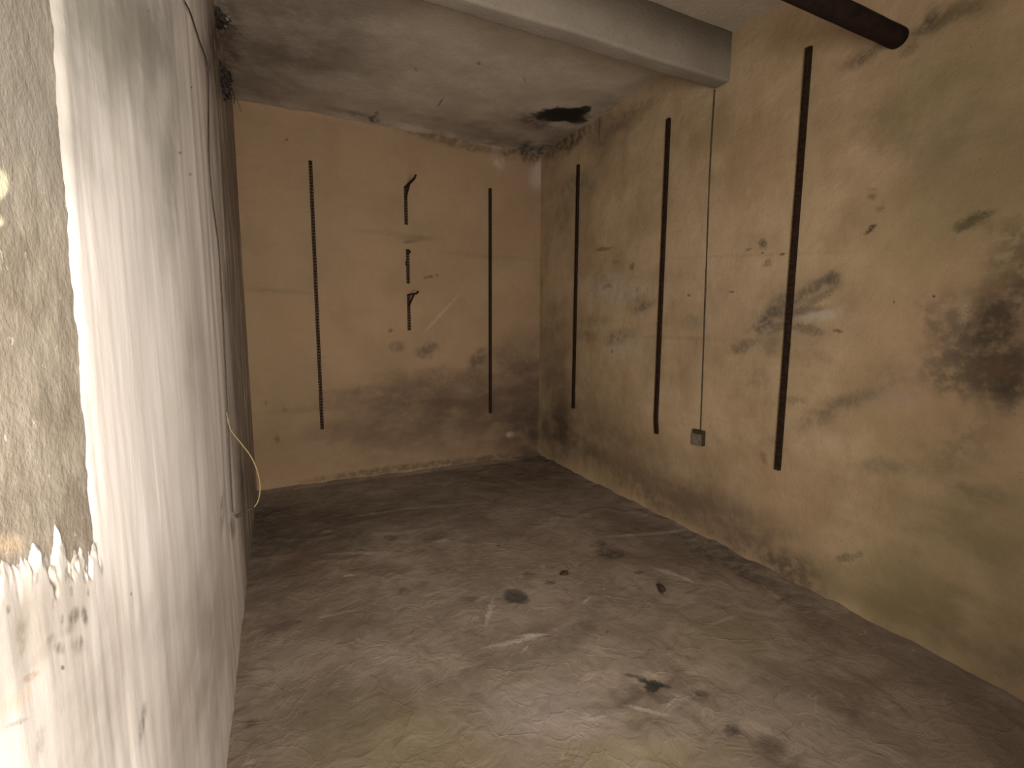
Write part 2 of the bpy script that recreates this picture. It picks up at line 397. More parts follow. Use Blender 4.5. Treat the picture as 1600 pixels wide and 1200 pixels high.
  (1.005, 1.093, 0.4201, 0.0592, 2.7, 'olive', 0.4, 0.9),
  (0.075, 1.711, 0.2463, 0.1583, 2.352, 'green', 0.2, 0.9),
  (1.131, 1.948, 0.4153, 0.3257, 2.816, 'pale', 0.12, 0.9),
  (1.267, 1.564, 0.169, 0.0591, 2.726, 'pale', 0.2, 0.9),
  (1.1, 1.431, 0.1037, 0.069, 2.854, 'pale', 0.3, 0.9),
  (0.834, 1.527, 0.0766, 0.0201, 2.891, 'pale', 0.3, 0.8),
  (0.877, 2.04, 0.1348, 0.0129, -2.132, 'chalk', 0.4, 0.6),
  (0.875, 1.785, 0.1317, 0.0169, 3.013, 'chalk', 0.5, 0.5),
  (0.973, 1.787, 0.0816, 0.0113, 2.779, 'chalk', 0.6, 0.5),
  (0.882, 2.161, 0.0531, 0.0152, -2.832, 'chalk', 0.4, 0.5),
  (0.389, 2.934, 0.2295, 0.0187, 2.773, 'chalk', 0.35, 0.6),
  (2.174, 2.391, 0.2736, 0.0226, 2.856, 'chalk', 0.4, 0.6),
  (1.942, 1.942, 0.1055, 0.0222, 2.012, 'chalk', 0.45, 0.6),
  (1.972, 1.851, 0.0766, 0.0152, 1.867, 'chalk', 0.45, 0.6),
  (0.211, 2.34, 0.1155, 0.0169, 3.015, 'chalk', 0.3, 0.6),
  (0.905, 1.719, 0.0372, 0.0062, -2.54, 'chalk', 0.5, 0.6),
  (1.366, 1.917, 0.0394, 0.0097, -2.67, 'chalk', 0.5, 0.5),
  (1.504, 1.871, 0.0801, 0.0109, 2.44, 'chalk', 0.4, 0.6),
  (1.147, 1.223, 0.088, 0.0093, 2.416, 'chalk', 0.45, 0.6),
  (1.262, 1.215, 0.0383, 0.0069, -2.906, 'chalk', 0.4, 0.6),
  (1.851, 1.49, 0.1208, 0.0114, -3.139, 'chalk', 0.3, 0.7),
  (0.946, 1.278, 0.0715, 0.0081, 2.904, 'chalk', 0.25, 0.7),
  (2.275, 1.53, 0.0938, 0.0129, -1.913, 'chalk', 0.3, 0.7),
  (0.662, 3.534, 0.2774, 0.0319, 3.084, 'chalk', 0.2, 0.7),
  (1.135, 3.454, 0.295, 0.0294, 2.892, 'chalk', 0.25, 0.7),
  (0.902, 2.886, 0.0673, 0.0276, 3.135, 'chalk', 0.25, 0.6),
  (0.3, 2.683, 0.0359, 0.0137, 2.642, 'chalk', 0.5, 0.5),
  (0.751, 3.119, 0.254, 0.0313, 2.955, 'chalk', 0.2, 0.7),
  (-0.15, 1.788, 0.0286, 0.0242, 2.436, 'dark', 0.6, 0.7),
  (-0.128, 1.719, 0.1213, 0.0556, 1.754, 'dirt', 0.3, 0.9),
  (-0.112, 3.899, 0.1686, 0.111, -3.025, 'black', 0.6, 0.8),
 ],
 'L': [
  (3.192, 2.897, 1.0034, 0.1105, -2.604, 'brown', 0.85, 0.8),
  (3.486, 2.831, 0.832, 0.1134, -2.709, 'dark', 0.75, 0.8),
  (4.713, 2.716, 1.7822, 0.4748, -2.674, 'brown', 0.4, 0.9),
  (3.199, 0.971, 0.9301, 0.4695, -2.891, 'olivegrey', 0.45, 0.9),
  (2.858, 1.603, 0.3902, 0.1204, -2.967, 'brown', 0.35, 0.9),
  (3.14, 0.45, 0.5119, 0.18, 2.925, 'brown', 0.5, 0.9),
  (1.352, 2.06, 0.0164, 0.0022, -2.633, 'dark', 0.9, 0.5),
  (1.977, 2.161, 0.0356, 0.0036, -2.744, 'dark', 0.9, 0.5),
  (1.632, 1.855, 0.0348, 0.0039, -2.84, 'dark', 0.7, 0.5),
  (1.811, 1.846, 0.0361, 0.0045, -2.872, 'dark', 0.6, 0.5),
  (0.845, 1.003, 0.0066, 0.0026, 2.62, 'dark', 0.8, 0.5),
  (1.483, 2.068, 0.3823, 0.078, -2.382, 'greygreen', 0.6, 0.8),
  (1.494, 1.781, 0.3092, 0.0931, 0.858, 'greygreen', 0.5, 0.8),
  (1.502, 1.858, 0.2342, 0.0635, 0.829, 'greygreen', 0.4, 0.9),
  (1.587, 1.248, 0.3655, 0.1751, -2.758, 'greygrime', 0.35, 0.9),
  (1.507, 1.306, 0.1538, 0.0673, 0.694, 'greygrime', 0.3, 0.9),
  (1.04, 1.891, 0.833, 0.1553, -2.62, 'topgrey', 0.9, 0.95),
  (1.025, 1.846, 0.6646, 0.1245, -2.654, 'topgrey', 0.7, 0.95),
  (1.075, 1.779, 0.5834, 0.1475, -2.707, 'topgrey', 0.4, 0.95),
  (0.685, 1.692, 0.1303, 0.0589, -2.285, 'spot', 0.3, 0.95),
  (0.629, 1.023, 0.4809, 0.1202, 2.497, 'lowgrey', 0.75, 0.95),
  (0.572, 1.103, 0.1691, 0.0705, 2.511, 'lowgrey', 0.5, 0.95),
  (1.444, 0.515, 0.7228, 0.301, 2.678, 'lowgrey', 0.8, 0.95),
  (1.491, 1.869, 0.5196, 0.1854, -2.458, 'greygreen', 0.4, 0.9),
  (2.009, 0.706, 0.1046, 0.0603, -2.861, 'dark', 0.5, 0.7),
  (2.321, 0.52, 0.1389, 0.0427, 2.798, 'dark', 0.7, 0.7),
  (1.998, -0.132, 0.2539, 0.0256, 2.462, 'dark', 0.6, 0.8),
  (0.842, 0.797, 0.0299, 0.0182, 0.419, 'dark', 0.55, 0.7),
  (0.87, 0.763, 0.1021, 0.0339, 2.473, 'greygrime', 0.4, 0.9),
  (1.031, 0.736, 0.0791, 0.0465, 0.117, 'greygrime', 0.35, 0.8),
  (1.239, 0.744, 0.1083, 0.0473, 0.198, 'greygrime', 0.35, 0.8),
  (1.039, 0.636, 0.0867, 0.0632, 3.126, 'greygrime', 0.45, 0.8),
  (1.21, 0.497, 0.1767, 0.11, 2.31, 'greygrime', 0.3, 0.9),
  (1.162, 0.582, 0.1559, 0.0716, 2.425, 'pinkgrey', 0.35, 0.9),
  (0.607, 1.136, 0.0094, 0.0058, 1.449, 'spot', 0.8, 0.6),
  (0.649, 1.151, 0.0118, 0.0069, 1.113, 'spot', 0.75, 0.6),
  (0.674, 1.142, 0.0096, 0.0075, 1.065, 'spot', 0.8, 0.6),
  (0.615, 1.153, 0.0079, 0.006, 2.412, 'spot', 0.6, 0.6),
  (0.643, 1.085, 0.0176, 0.0094, 2.799, 'spot', 0.8, 0.6),
  (0.671, 1.07, 0.0156, 0.0082, 2.088, 'spot', 0.8, 0.6),
  (0.614, 1.098, 0.0065, 0.0045, 1.585, 'spot', 0.6, 0.6),
  (0.601, 1.075, 0.0145, 0.0057, 2.503, 'spot', 0.65, 0.7),
  (0.646, 1.049, 0.0284, 0.0088, 2.536, 'spot', 0.4, 0.8),
  (0.602, 1.053, 0.005, 0.0023, 2.439, 'spot', 0.8, 0.5),
  (0.655, 1.049, 0.0072, 0.0052, 1.702, 'spot', 0.5, 0.6),
  (0.731, 1.126, 0.0114, 0.009, 2.53, 'spot', 0.6, 0.6),
  (0.744, 1.09, 0.0079, 0.0058, 1.463, 'spot', 0.6, 0.6),
  (0.592, 1.177, 0.0098, 0.0079, 1.66, 'spot', 0.5, 0.6),
  (0.599, 1.124, 0.0061, 0.0029, 1.378, 'spot', 0.5, 0.6),
  (0.539, 1.133, 0.0125, 0.0088, 3.09, 'spot', 0.4, 0.7),
  (0.521, 1.162, 0.0047, 0.0036, 2.046, 'spot', 0.6, 0.6),
  (0.542, 1.086, 0.0172, 0.0036, 2.711, 'rustline', 0.6, 0.6),
  (0.517, 1.083, 0.0299, 0.0078, 2.651, 'peach', 0.55, 0.8),
  (0.544, 1.21, 0.0265, 0.0095, 2.712, 'peach', 0.7, 0.8),
  (0.513, 1.065, 0.0212, 0.0021, 2.597, 'spot', 0.5, 0.7),
  (0.544, 1.021, 0.0145, 0.0114, 0.897, 'spot', 0.35, 0.8),
  (0.545, 1.145, 0.0219, 0.0159, 0.452, 'olivegrey', 0.35, 0.9),
  (0.569, 1.092, 0.0358, 0.0085, 2.995, 'olivegrey', 0.25, 0.9),
  (0.603, 1.165, 0.011, 0.0057, 1.372, 'spot', 0.7, 0.6),
  (0.635, 1.136, 0.0091, 0.0049, 1.375, 'spot', 0.6, 0.6),
  (0.644, 1.113, 0.0062, 0.0049, 1.719, 'spot', 0.5, 0.6),
  (0.572, 1.164, 0.0113, 0.0039, 0.896, 'spot', 0.4, 0.6),
  (0.691, 1.088, 0.006, 0.0048, 1.741, 'spot', 0.6, 0.6),
  (0.627, 1.079, 0.0214, 0.0055, 2.712, 'spot', 0.35, 0.8),
  (0.584, 1.096, 0.0104, 0.0047, -0.155, 'spot', 0.4, 0.7),
  (0.538, 1.119, 0.0121, 0.0056, 0.406, 'spot', 0.35, 0.7),
  (0.607, 1.521, 0.0201, 0.012, -2.458, 'cream', 0.9, 0.4),
  (0.597, 1.488, 0.0089, 0.0051, -2.704, 'cream', 0.8, 0.5),
 ],
}


def stains(g, c, key, zone=None, gain=1.0):
    """adds the stains of one surface over the colour c"""
    ax = {'B': (0, 2), 'R': (1, 2), 'L': (1, 2), 'F': (0, 1), 'C': (0, 1)}[key]
    wm = g.warp(g.P, 160, 0.0028 if key == 'L' else 0.006)
    wf = g.warp(g.P, 34, 0.012 if key == 'L' else 0.035)
    wc = g.vmath('ADD', g.warp(g.P, 5, 0.22), g.vmath('SUBTRACT', wf, g.P))
    br = g.rng(g.noise(g.P, 17, 4, 0.65), 0.34, 0.60, 0.25, 1.0)
    brl = g.rng(g.noise(g.mapping(g.P, scl=(1, 1, 1.8)), 3.2, 4, 0.6), 0.32, 0.64, 0.45, 1.0)
    brf = g.rng(g.noise(g.P, 120, 4, 0.65), 0.34, 0.60, 0.35, 1.0)
    count = 0
    for (a, b, r1, r2, ang, colr, st, soft) in STAINS[key]:
        # a zone is one stretch of the surface along Y: only the stains that reach it are needed there
        v = a if ax == (1, 2) else b
        ext = math.hypot(r1 * math.cos(ang), r2 * math.sin(ang)) if ax == (1, 2) else math.hypot(r1 * math.sin(ang), r2 * math.cos(ang))
        ext = ext * (1.0 + 0.55 * soft) + (0.09 if min(r1, r2) >= 0.07 else 0.03)
        if zone and (v + ext < zone[0] or v - ext > zone[1]): continue
        count += 1
        loc = [0, 0, 0]; scl = [50, 50, 50]; rot = [0, 0, 0]
        loc[ax[0]] = a; loc[ax[1]] = b; scl[ax[0]] = r1; scl[ax[1]] = r2
        if ax == (0, 1): rot[2] = ang
        elif ax == (1, 2): rot[0] = ang
        else: rot[1] = -ang
        small = min(r1, r2)
        p = wm if small < 0.012 else (wf if small < 0.07 else wc)
        d = g.vmath('LENGTH', g.mapping(p, loc, rot, scl, 'TEXTURE'))
        f = g.rng(d, 1.0 + 0.55 * soft, 1.0 - soft, 0.0, min(1.0, st * gain))
        f = g.math('MULTIPLY', f, brl if small > 0.13 or (key == 'L' and soft > 0.85) else (br if small > 0.03 else brf)) if soft > 0.45 else f
        c = g.mix(f, c, PAL[colr] + (1,))
    assert count < 82, (key, zone, count)
    return c

def band(g, axis, lo, hi):
    """0..1 along one axis of the surface"""
    s = g.n('ShaderNodeSeparateXYZ'); g.put(s.inputs[0], g.warp(g.P, 4, 0.16))
    return g.rng(s.outputs[axis], lo, hi)

def plaster(name, key, base, dark, warmc, courses=True, zone=None):
    g = G(name)
    c = g.mix(g.rng(g.noise(g.P, 2.2, 4, 0.6), 0.36, 0.66), base, dark)
    c = g.mix(g.rng(g.noise(g.vmath('ADD', g.P, (7, 3, 1)), 1.3, 4, 0.6), 0.45, 0.72, 0, .7), c, warmc)
    c = g.mix(g.rng(g.noise(g.P, 26, 4, 0.7), 0.30, 0.75, 0.0, 0.30), c, dark)
    if courses:                                      # faint traces of the block courses under the plaster
        st = g.noise(g.mapping(g.P, scl=(0.9, 0.9, 13)), 1.0, 4, 0.6)
        c = g.mix(g.rng(st, 0.52, 0.72, 0, .28), c, dark)
    # specks
    sp = g.rng(g.noise(g.P, 75, 2, 0.5), 0.70, 0.76, 0, 0.45)
    c = g.mix(sp, c, (.05, .035, .022, 1))
    c = stains(g, c, key, zone)
    g.color(c)
    hgt = g.math('ADD', g.math('MULTIPLY', g.noise(g.P, 14, 4, 0.6), 1.0), g.math('MULTIPLY', g.noise(g.P, 90, 4, 0.6), 0.35))
    g.bump(hgt, 0.35, 0.02)
    return g.m

M = {}
M['back'] = plaster('tan plaster back wall', 'B', (.298, .204, .120, 1), (.255, .171, .099, 1), (.305, .194, .117, 1))
ZR = (-9, 1.30, 2.00, 2.75, 9)          # zones along the right wall and along the floor
ZF = (-9, 1.50, 2.10, 9)
for k in range(4):
    M['right%d' % k] = plaster('tan plaster right wall', 'R', (.400, .292, .178, 1), (.285, .202, .112, 1), (.37, .250, .152, 1), zone=ZR[k:k + 2])
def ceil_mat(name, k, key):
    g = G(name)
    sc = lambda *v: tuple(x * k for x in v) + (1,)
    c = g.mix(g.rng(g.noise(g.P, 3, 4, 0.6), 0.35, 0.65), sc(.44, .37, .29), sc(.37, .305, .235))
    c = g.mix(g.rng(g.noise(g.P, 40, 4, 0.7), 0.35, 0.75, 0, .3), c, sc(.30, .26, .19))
    c = g.mix(g.rng(g.noise(g.P, 60, 2, 0.5), 0.72, 0.77, 0, .6), c, (.05, .04, .03, 1))
    if key: c = stains(g, c, key)
    g.color(c)
    g.bump(g.noise(g.P, 45, 4, 0.65), 0.22, 0.02)
    return g.m
M['ceil'] = ceil_mat('grey limewashed ceiling', 1.0, 'C')
M['beam'] = ceil_mat('darkened limewashed beam', 0.50, None)  # ceiling limewash, darkened to offset the frontal light on the beam
def floor_mat(zone):
    g = G('worn screed floor', 0.85, 0.25)
    c = g.mix(g.rng(g.noise(g.P, 2.6, 4, 0.62, 0.6), 0.36, 0.64), (.235, .186, .138, 1), (.17, .128, .093, 1))
    c = g.mix(g.rng(g.noise(g.P, 9, 4, 0.7, 1.2), 0.48, 0.68, 0, .55), c, (.14, .105, .075, 1))
    c = g.mix(g.rng(g.noise(g.vmath('ADD', g.P, (3, 8, 0)), 7, 4, 0.65, 2.0), 0.60, 0.72, 0, .45), c, (.33, .275, .22, 1))
    # thin chalky edges where the screed has flaked
    v = g.voronoi(g.warp(g.warp(g.P, 3, 0.5), 14, 0.10), 2.6)
    e = g.math('MULTIPLY', g.rng(v, 0.012, 0.0), g.rng(g.noise(g.P, 2.7, 3, 0.6), 0.52, 0.70, 0, .35))
    c = g.mix(e, c, (.42, .36, .29, 1))
    c = g.mix(g.rng(g.noise(g.P, 55, 2, 0.5), 0.70, 0.76, 0, .5), c, (.06, .045, .035, 1))
    c = stains(g, c, 'F', zone)
    g.color(c)
    h = g.math('ADD', g.noise(g.P, 9, 4, 0.62, 0.8), g.math('MULTIPLY', g.rng(v, 0.03, 0.0), 0.12))
    g.bump(h, 0.30, 0.03)
    return g.m
for k in range(3):
    M['floor%d' % k] = floor_mat(ZF[k:k + 2])
def coat_mat():
    g = G('off-white lime coat', 0.85, 0.2)
    q = g.warp(g.P, 5, 0.05)
    st = g.noise(g.mapping(q, scl=(1, 11, 1.3)), 1.0, 4, 0.55, 0.3)
    c = g.mix(g.rng(st, 0.36, 0.68), (.76, .70, .645, 1), (.63, .57, .51, 1))
    st2 = g.noise(g.mapping(q, loc=(0, 3, 1), scl=(1, 38, 5)), 1.0, 4, 0.6, 0.4)
    c = g.mix(g.rng(st2, 0.54, 0.80, 0, .28), c, (.47, .40, .33, 1))
    c = g.mix(g.rng(g.noise(g.P, 6, 4, 0.6), 0.5, 0.75, 0, .35), c, (.60, .55, .46, 1))
    y = g.n('ShaderNodeSeparateXYZ'); g.put(y.inputs[0], g.warp(g.P, 2, 0.5))      # light falloff painted as streaky brown, with some dirt, before the back corner
    dirt = g.math('MULTIPLY', g.rng(y.outputs[1], 2.35, 3.0), g.rng(g.noise(g.mapping(q, loc=(0, 1, 4), scl=(1, 9, 1.5)), 1.0, 4, 0.6), 0.30, 0.58, .30, .9))  # painted light falloff with some dirt
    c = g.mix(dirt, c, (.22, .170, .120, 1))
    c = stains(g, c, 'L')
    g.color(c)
    h = g.math('ADD', g.noise(g.mapping(q, scl=(1, 26, 4)), 1.0, 4, 0.55), g.math('MULTIPLY', g.noise(g.P, 120, 4, 0.6), 0.25))
    g.bump(h, 0.10, 0.010)
    return g.m
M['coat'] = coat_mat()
def rough_mat():
    g = G('bare sandy render', 0.95, 0.1)
    c = g.mix(g.rng(g.noise(g.P, 9, 4, 0.6), 0.36, 0.64), (.32, .275, .215, 1), (.225, .185, .14, 1))
    c = g.mix(g.rng(g.noise(g.vmath('ADD', g.P, (2, 5, 3)), 24, 4, 0.65), 0.50, 0.72, 0, .6), c, (.38, .335, .275, 1))
    c = g.mix(g.rng(g.noise(g.P, 130, 4, 0.7), 0.5, 0.75, 0, .35), c, (.28, .23, .17, 1))
    c = g.mix(g.rng(g.noise(g.P, 55, 3, 0.6), 0.66, 0.74, 0, .6), c, (.68, .61, .50, 1))
    c = stains(g, c, 'L', (-9, 0.95))
    g.color(c)
    h = g.math('ADD', g.noise(g.P, 28, 4, 0.6), g.math('MULTIPLY', g.noise(g.P, 160, 4, 0.6), 0.3))
    g.bump(h, 0.30, 0.010)
    return g.m
M['rough'] = rough_mat()
def simple(name, a, b, scale=30, rough=0.8, spec=0.3, metal=0.0, bstr=0.3, bdist=0.004):
    g = G(name, rough, spec)
    g.b.inputs['Metallic'].default_value = metal
    g.color(g.mix(g.rng(g.noise(g.P, scale, 4, 0.65), 0.35, 0.65), a + (1,), b + (1,)))
    g.bump(g.noise(g.P, scale * 3, 4, 0.6), bstr, bdist)
    return g.m
M['rail'] = simple('dark rusted rail steel', (.014, .008, .005), (.030, .015, .008), 40, 0.8, 0.12)
M['pipe'] = simple('dark rusted pipe', (.010, .006, .005), (.021, .010, .007), 25, 0.8, 0.12)
M['cable'] = simple('dark cable sheath', (.035, .026, .017), (.06, .045, .03), 60, 0.7, 0.3)
M['yellow'] = simple('yellow insulated wire', (.28, .205, .09), (.22, .16, .075), 80, 0.6, 0.3)
M['plug'] = simple('dark tape', (.07, .05, .03), (.035, .027, .018), 80, 0.8, 0.2)
M['box'] = simple('dirty grey plastic', (.16, .135, .10), (.10, .082, .06), 45, 0.7, 0.3)
M['boxdark'] = simple('grimy box rim', (.05, .042, .022), (.03, .026, .015), 45, 0.8, 0.2)
M['web'] = simple('dusty black cobweb', (.022, .016, .012), (.07, .055, .045), 60, 0.95, 0.05, 0, 0.8, 0.01)
M['dust'] = simple('pale dust lump', (.20, .175, .15), (.13, .11, .095), 60, 0.95, 0.05)
M['clod'] = simple('dark earth clod', (.035, .022, .014), (.06, .038, .025), 60, 0.95, 0.1, 0, 0.6, 0.006)
M['concrete'] = simple('plain cement', (.36, .31, .25), (.28, .24, .19), 12, 0.9, 0.15)

# ------------------------------------------------------------------ mesh helpers
def link(name, me, mat=None, parent=None, smooth=False):
    o = bpy.data.objects.new(name, me)
    COL.objects.link(o)
    if mat: me.materials.append(mat)
    if parent: o.parent = parent
    if smooth:
        for p in me.polygons: p.use_smooth = True
    return o
def bm_link(name, bm, mat=None, parent=None, smooth=False):
    bmesh.ops.recalc_face_normals(bm, faces=bm.faces)
    me = bpy.data.meshes.new(name); bm.to_mesh(me); bm.free()
    return link(name, me, mat, parent, smooth)
def structure(o):
    o['kind'] = 'structure'
    return o
def thing(o, label, cat, group=None):
    o['label'] = label; o['category'] = cat
    if group: o['group'] = group
    return o
def fb(x, y, z=0.0, oct=4):
    return noise.fractal(Vector((x, y, z)), 0.9, 2.1, oct)
def slab(name, us, vs, front, back, mat, zones=None):
    """a thick sheet: front(u, v) is the modelled face, back(u, v) the plain face behind it"""
    nu, nv = len(us), len(vs)
    V = [front(u, v) for v in vs for u in us]
    F = []
    for j in range(nv - 1):
        for i in range(nu - 1):
            a = j * nu + i
            F.append((a, a + 1, a + nu + 1, a + nu))
    k = len(V)
    cs = [(us[0], vs[0]), (us[-1], vs[0]), (us[-1], vs[-1]), (us[0], vs[-1])]
    V += [back(u, v) for u, v in cs]
    F.append((k + 3, k + 2, k + 1, k))
    F.append(tuple([k, k + 1] + [i for i in range(nu - 1, -1, -1)]))
    F.append(tuple([k + 1, k + 2] + [j * nu + nu - 1 for j in range(nv - 1, -1, -1)]))
    F.append(tuple([k + 2, k + 3] + [(nv - 1) * nu + i for i in range(nu)]))
    F.append(tuple([k + 3, k] + [j * nu for j in range(nv)]))
    me = bpy.data.meshes.new(name)
    me.from_pydata(V, [], F)
    bm = bmesh.new(); bm.from_mesh(me)
    bmesh.ops.recalc_face_normals(bm, faces=bm.faces)
    bm.to_mesh(me); bm.free()
    o = link(name, me, None if zones else mat)
    for p in me.polygons: p.use_smooth = len(p.vertices) == 4 and p.area < 0.02
    if zones:
        for m in mat: me.materials.append(m)
        for p in me.polygons:
            p.material_index = max(k for k in range(len(mat)) if p.center.y >= zones[k])
    return structure(o)
def sheet(name, us, vs, front, mat):
    nu = len(us)
    me = bpy.data.meshes.new(name)
    me.from_pydata([front(u, v) for v in vs for u in us], [], [(j * nu + i, j * nu + i + 1, (j + 1) * nu + i + 1, (j + 1) * nu + i) for j in range(len(vs) - 1) for i in range(nu - 1)])
    o = link(name, me, mat, None, True)
    return structure(o)
def lin(a, b, n): return [a + (b - a) * i / (n - 1) for i in range(n)]
def sstep(a, b, x):
    t = min(1, max(0, (x - a) / (b - a))); return t * t * (3 - 2 * t)
T = 0.15

# ------------------------------------------------------------------ floor
def pit(x, y, cx, cy, rx, ry, depth, ang=0.0):
    dx, dy = x - cx, y - cy
    c, s = math.cos(ang), math.sin(ang)
    d = math.hypot((dx * c + dy * s) / rx, (-dx * s + dy * c) / ry) + 0.25 * fb(x * 14, y * 14, 3)
    return -depth * sstep(1.15, 0.75, d)
def ridge(x, y, ax, ay, bx, by):
    dx, dy = bx - ax, by - ay
    t = max(0, min(1, ((x - ax) * dx + (y - ay) * dy) / (dx * dx + dy * dy)))
    return 0.003 * sstep(0.035, 0.0, math.hypot(x - ax - t * dx, y - ay - t * dy) + 0.02 * fb(x * 20, y * 20, 6))
def floor_z(x, y):
    z = 0.006 * fb(x * 1.7, y * 1.7) + 0.003 * fb(x * 6, y * 6, 5)
    z += 0.006 * max(0, 1 - 8 * abs(fb(x * 1.6 + 3, y * 1.6, 9, 3))) * sstep(-.1, .4, fb(x * 1.1, y * 1.1, 21, 2))
    z += pit(x, y, 1.050, 2.107, 0.070, 0.055, 0.006)
    z += pit(x, y, 1.265, 1.321, 0.100, 0.045, 0.008)
    z += pit(x, y, 1.397, 1.210, 0.050, 0.030, 0.006)
    z += pit(x, y, 1.427, 0.931, 0.060, 0.100, 0.006)
    z += pit(x, y, 1.236, 1.750, 0.070, 0.060, 0.003)
    z += pit(x, y, 1.805, 2.310, 0.130, 0.100, 0.004)
    z += ridge(x, y, 0.846, 1.789, 0.973, 1.787)
    z += ridge(x, y, 0.973, 1.787, 1.058, 1.761)
    z += ridge(x, y, 1.122, 1.282, 1.145, 1.221)
    z += ridge(x, y, 1.145, 1.221, 1.257, 1.210)
    z += ridge(x, y, 0.828, 2.005, 0.898, 2.090)
    z += ridge(x, y, 0.898, 2.090, 0.973, 2.098)
    z += ridge(x, y, 1.335, 1.913, 1.407, 1.930)
    z += ridge(x, y, 1.407, 1.930, 1.564, 1.817)
    z += ridge(x, y, 1.952, 1.977, 1.950, 1.876)
    z += ridge(x, y, 0.389, 2.934, 0.603, 2.842)
    z += 0.03 * sstep(0.16, 0.0, XR - x) * (0.7 + 0.5 * fb(x * 5, y * 5, 2)) * sstep(0.4, 1.4, y)
    z += 0.014 * sstep(0.10, 0.0, YB - y)
    return z
slab('floor', lin(XL - T, XR + T, 190), lin(YF - T, YB + T, 330), lambda x, y: (x, y, floor_z(x, y)), lambda x, y: (x, y, -0.2), [M['floor0'], M['floor1'], M['floor2']], ZF)

# ------------------------------------------------------------------ walls
def back_y(x, z):
    d = 0.006 * fb(x * 1.3, z * 1.3, 4) + 0.003 * fb(x * 7, z * 7, 8)
    d += 0.03 * sstep(0.05, 0.0, z) * (0.6 + fb(x * 6, 2))
    return YB - d
slab('wall_back', lin(XL - T, XR + T, 130), lin(-0.1, H + 0.1, 150), lambda x, z: (x, back_y(x, z), z), lambda x, z: (x, YB + T, z), M['back'])
def right_x(y, z):
    d = 0.008 * fb(y * 1.2, z * 1.2, 14) + 0.003 * fb(y * 7, z * 7, 18)
    d += 0.015 * sstep(0.06, 0.0, z)
    return XR - d
slab('wall_right', lin(YF - T, YB + T, 220), lin(-0.1, H + 0.1, 150), lambda y, z: (right_x(y, z), y, z), lambda y, z: (XR + T, y, z), [M['right0'], M['right1'], M['right2'], M['right3']], ZR)
def left_x(y, z):
    return XL - 0.02 * sstep(0.84, 1.1, y) + 0.0008 * fb(y * 16, z * 16, 6) + 0.0004 * fb(y * 60, z * 60, 3)
slab('wall_left', lin(YF - T, 0.9, 230) + lin(1.0, YB + T, 20), lin(-0.1, H + 0.1, 330), lambda y, z: (left_x(y, z), y, z), lambda y, z: (XL - T, y, z), M['rough'])

# the lime coat on the left wall: a bare patch of render is left beside the doorway, the coat ends there in a ragged edge
EDGE = [(-0.1, 0.74), (1.10, 0.735), (1.21, 0.738), (1.30, 0.742), (1.36, 0.747), (1.385, 0.757), (1.42, 0.752), (1.50, 0.760), (1.65, 0.770), (1.80, 0.785), (H + 0.1, 0.90)]
def edge_y(z):
    for (z0, y0), (z1, y1) in zip(EDGE, EDGE[1:]):
        if z <= z1:
            return y0 + (y1 - y0) * (z - z0) / (z1 - z0)
    return EDGE[-1][1]
def bare(y, z):
    """positive where the render is bare"""
    if y > 0.95: return -1.0
    a = edge_y(z) - y + 0.004 * fb(z * 12, 1.3) + 0.003 * fb(z * 55, 7.7, 0, 2)
    b = z - (1.195 - (y - 0.53) * 0.38)
    if b < -0.16: return -1.0
    b += 0.035 * fb(y * 42, z * 15, 3) + 0.012 * fb(y * 110, z * 60, 5)
    return min(a, b)
def coat_x(y, z):
    far = sstep(0.3, 2.0, y)
    m = sstep(0.018, -0.024, bare(y, z))
    d = -0.0025 + 0.0056 * m + 0.004 * far
    d += m * (0.0012 + 0.0044 * far) * fb(y * (11 - 5 * far), z * 0.9, 2, 3)
    d += m * 0.0008 * fb(y * 34, z * 3.5, 5, 2) * (1 - 0.5 * far)
    return XL + d
ys = lin(YF - T, 0.40, 20) + lin(0.405, 0.83, 190) + [0.83 + (YB + 0.02 - 0.83) * (i / 150) ** 1.4 for i in range(1, 151)]
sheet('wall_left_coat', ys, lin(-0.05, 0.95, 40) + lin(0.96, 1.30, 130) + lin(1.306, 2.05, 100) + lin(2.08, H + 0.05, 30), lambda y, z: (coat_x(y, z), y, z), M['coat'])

# wall with the doorway, behind the viewer
bm = bmesh.new()
def add_box(bm, lo, hi):
    r = bmesh.ops.create_cube(bm, size=1.0)
    for v in r['verts']:
        v.co = Vector([lo[k] + (v.co[k] + 0.5) * (hi[k] - lo[k]) for k in range(3)])
    return r['verts']
add_box(bm, (0.64, YF - T, -0.1), (XR + T, YF, H + 0.1))
add_box(bm, (XL - T, YF - T, 2.2), (0.64, YF, H + 0.1))
add_box(bm, (XL - T, YF - T, -0.1), (XL + 0.05, YF, 2.2))
structure(bm_link('wall_front', bm, M['concrete']))

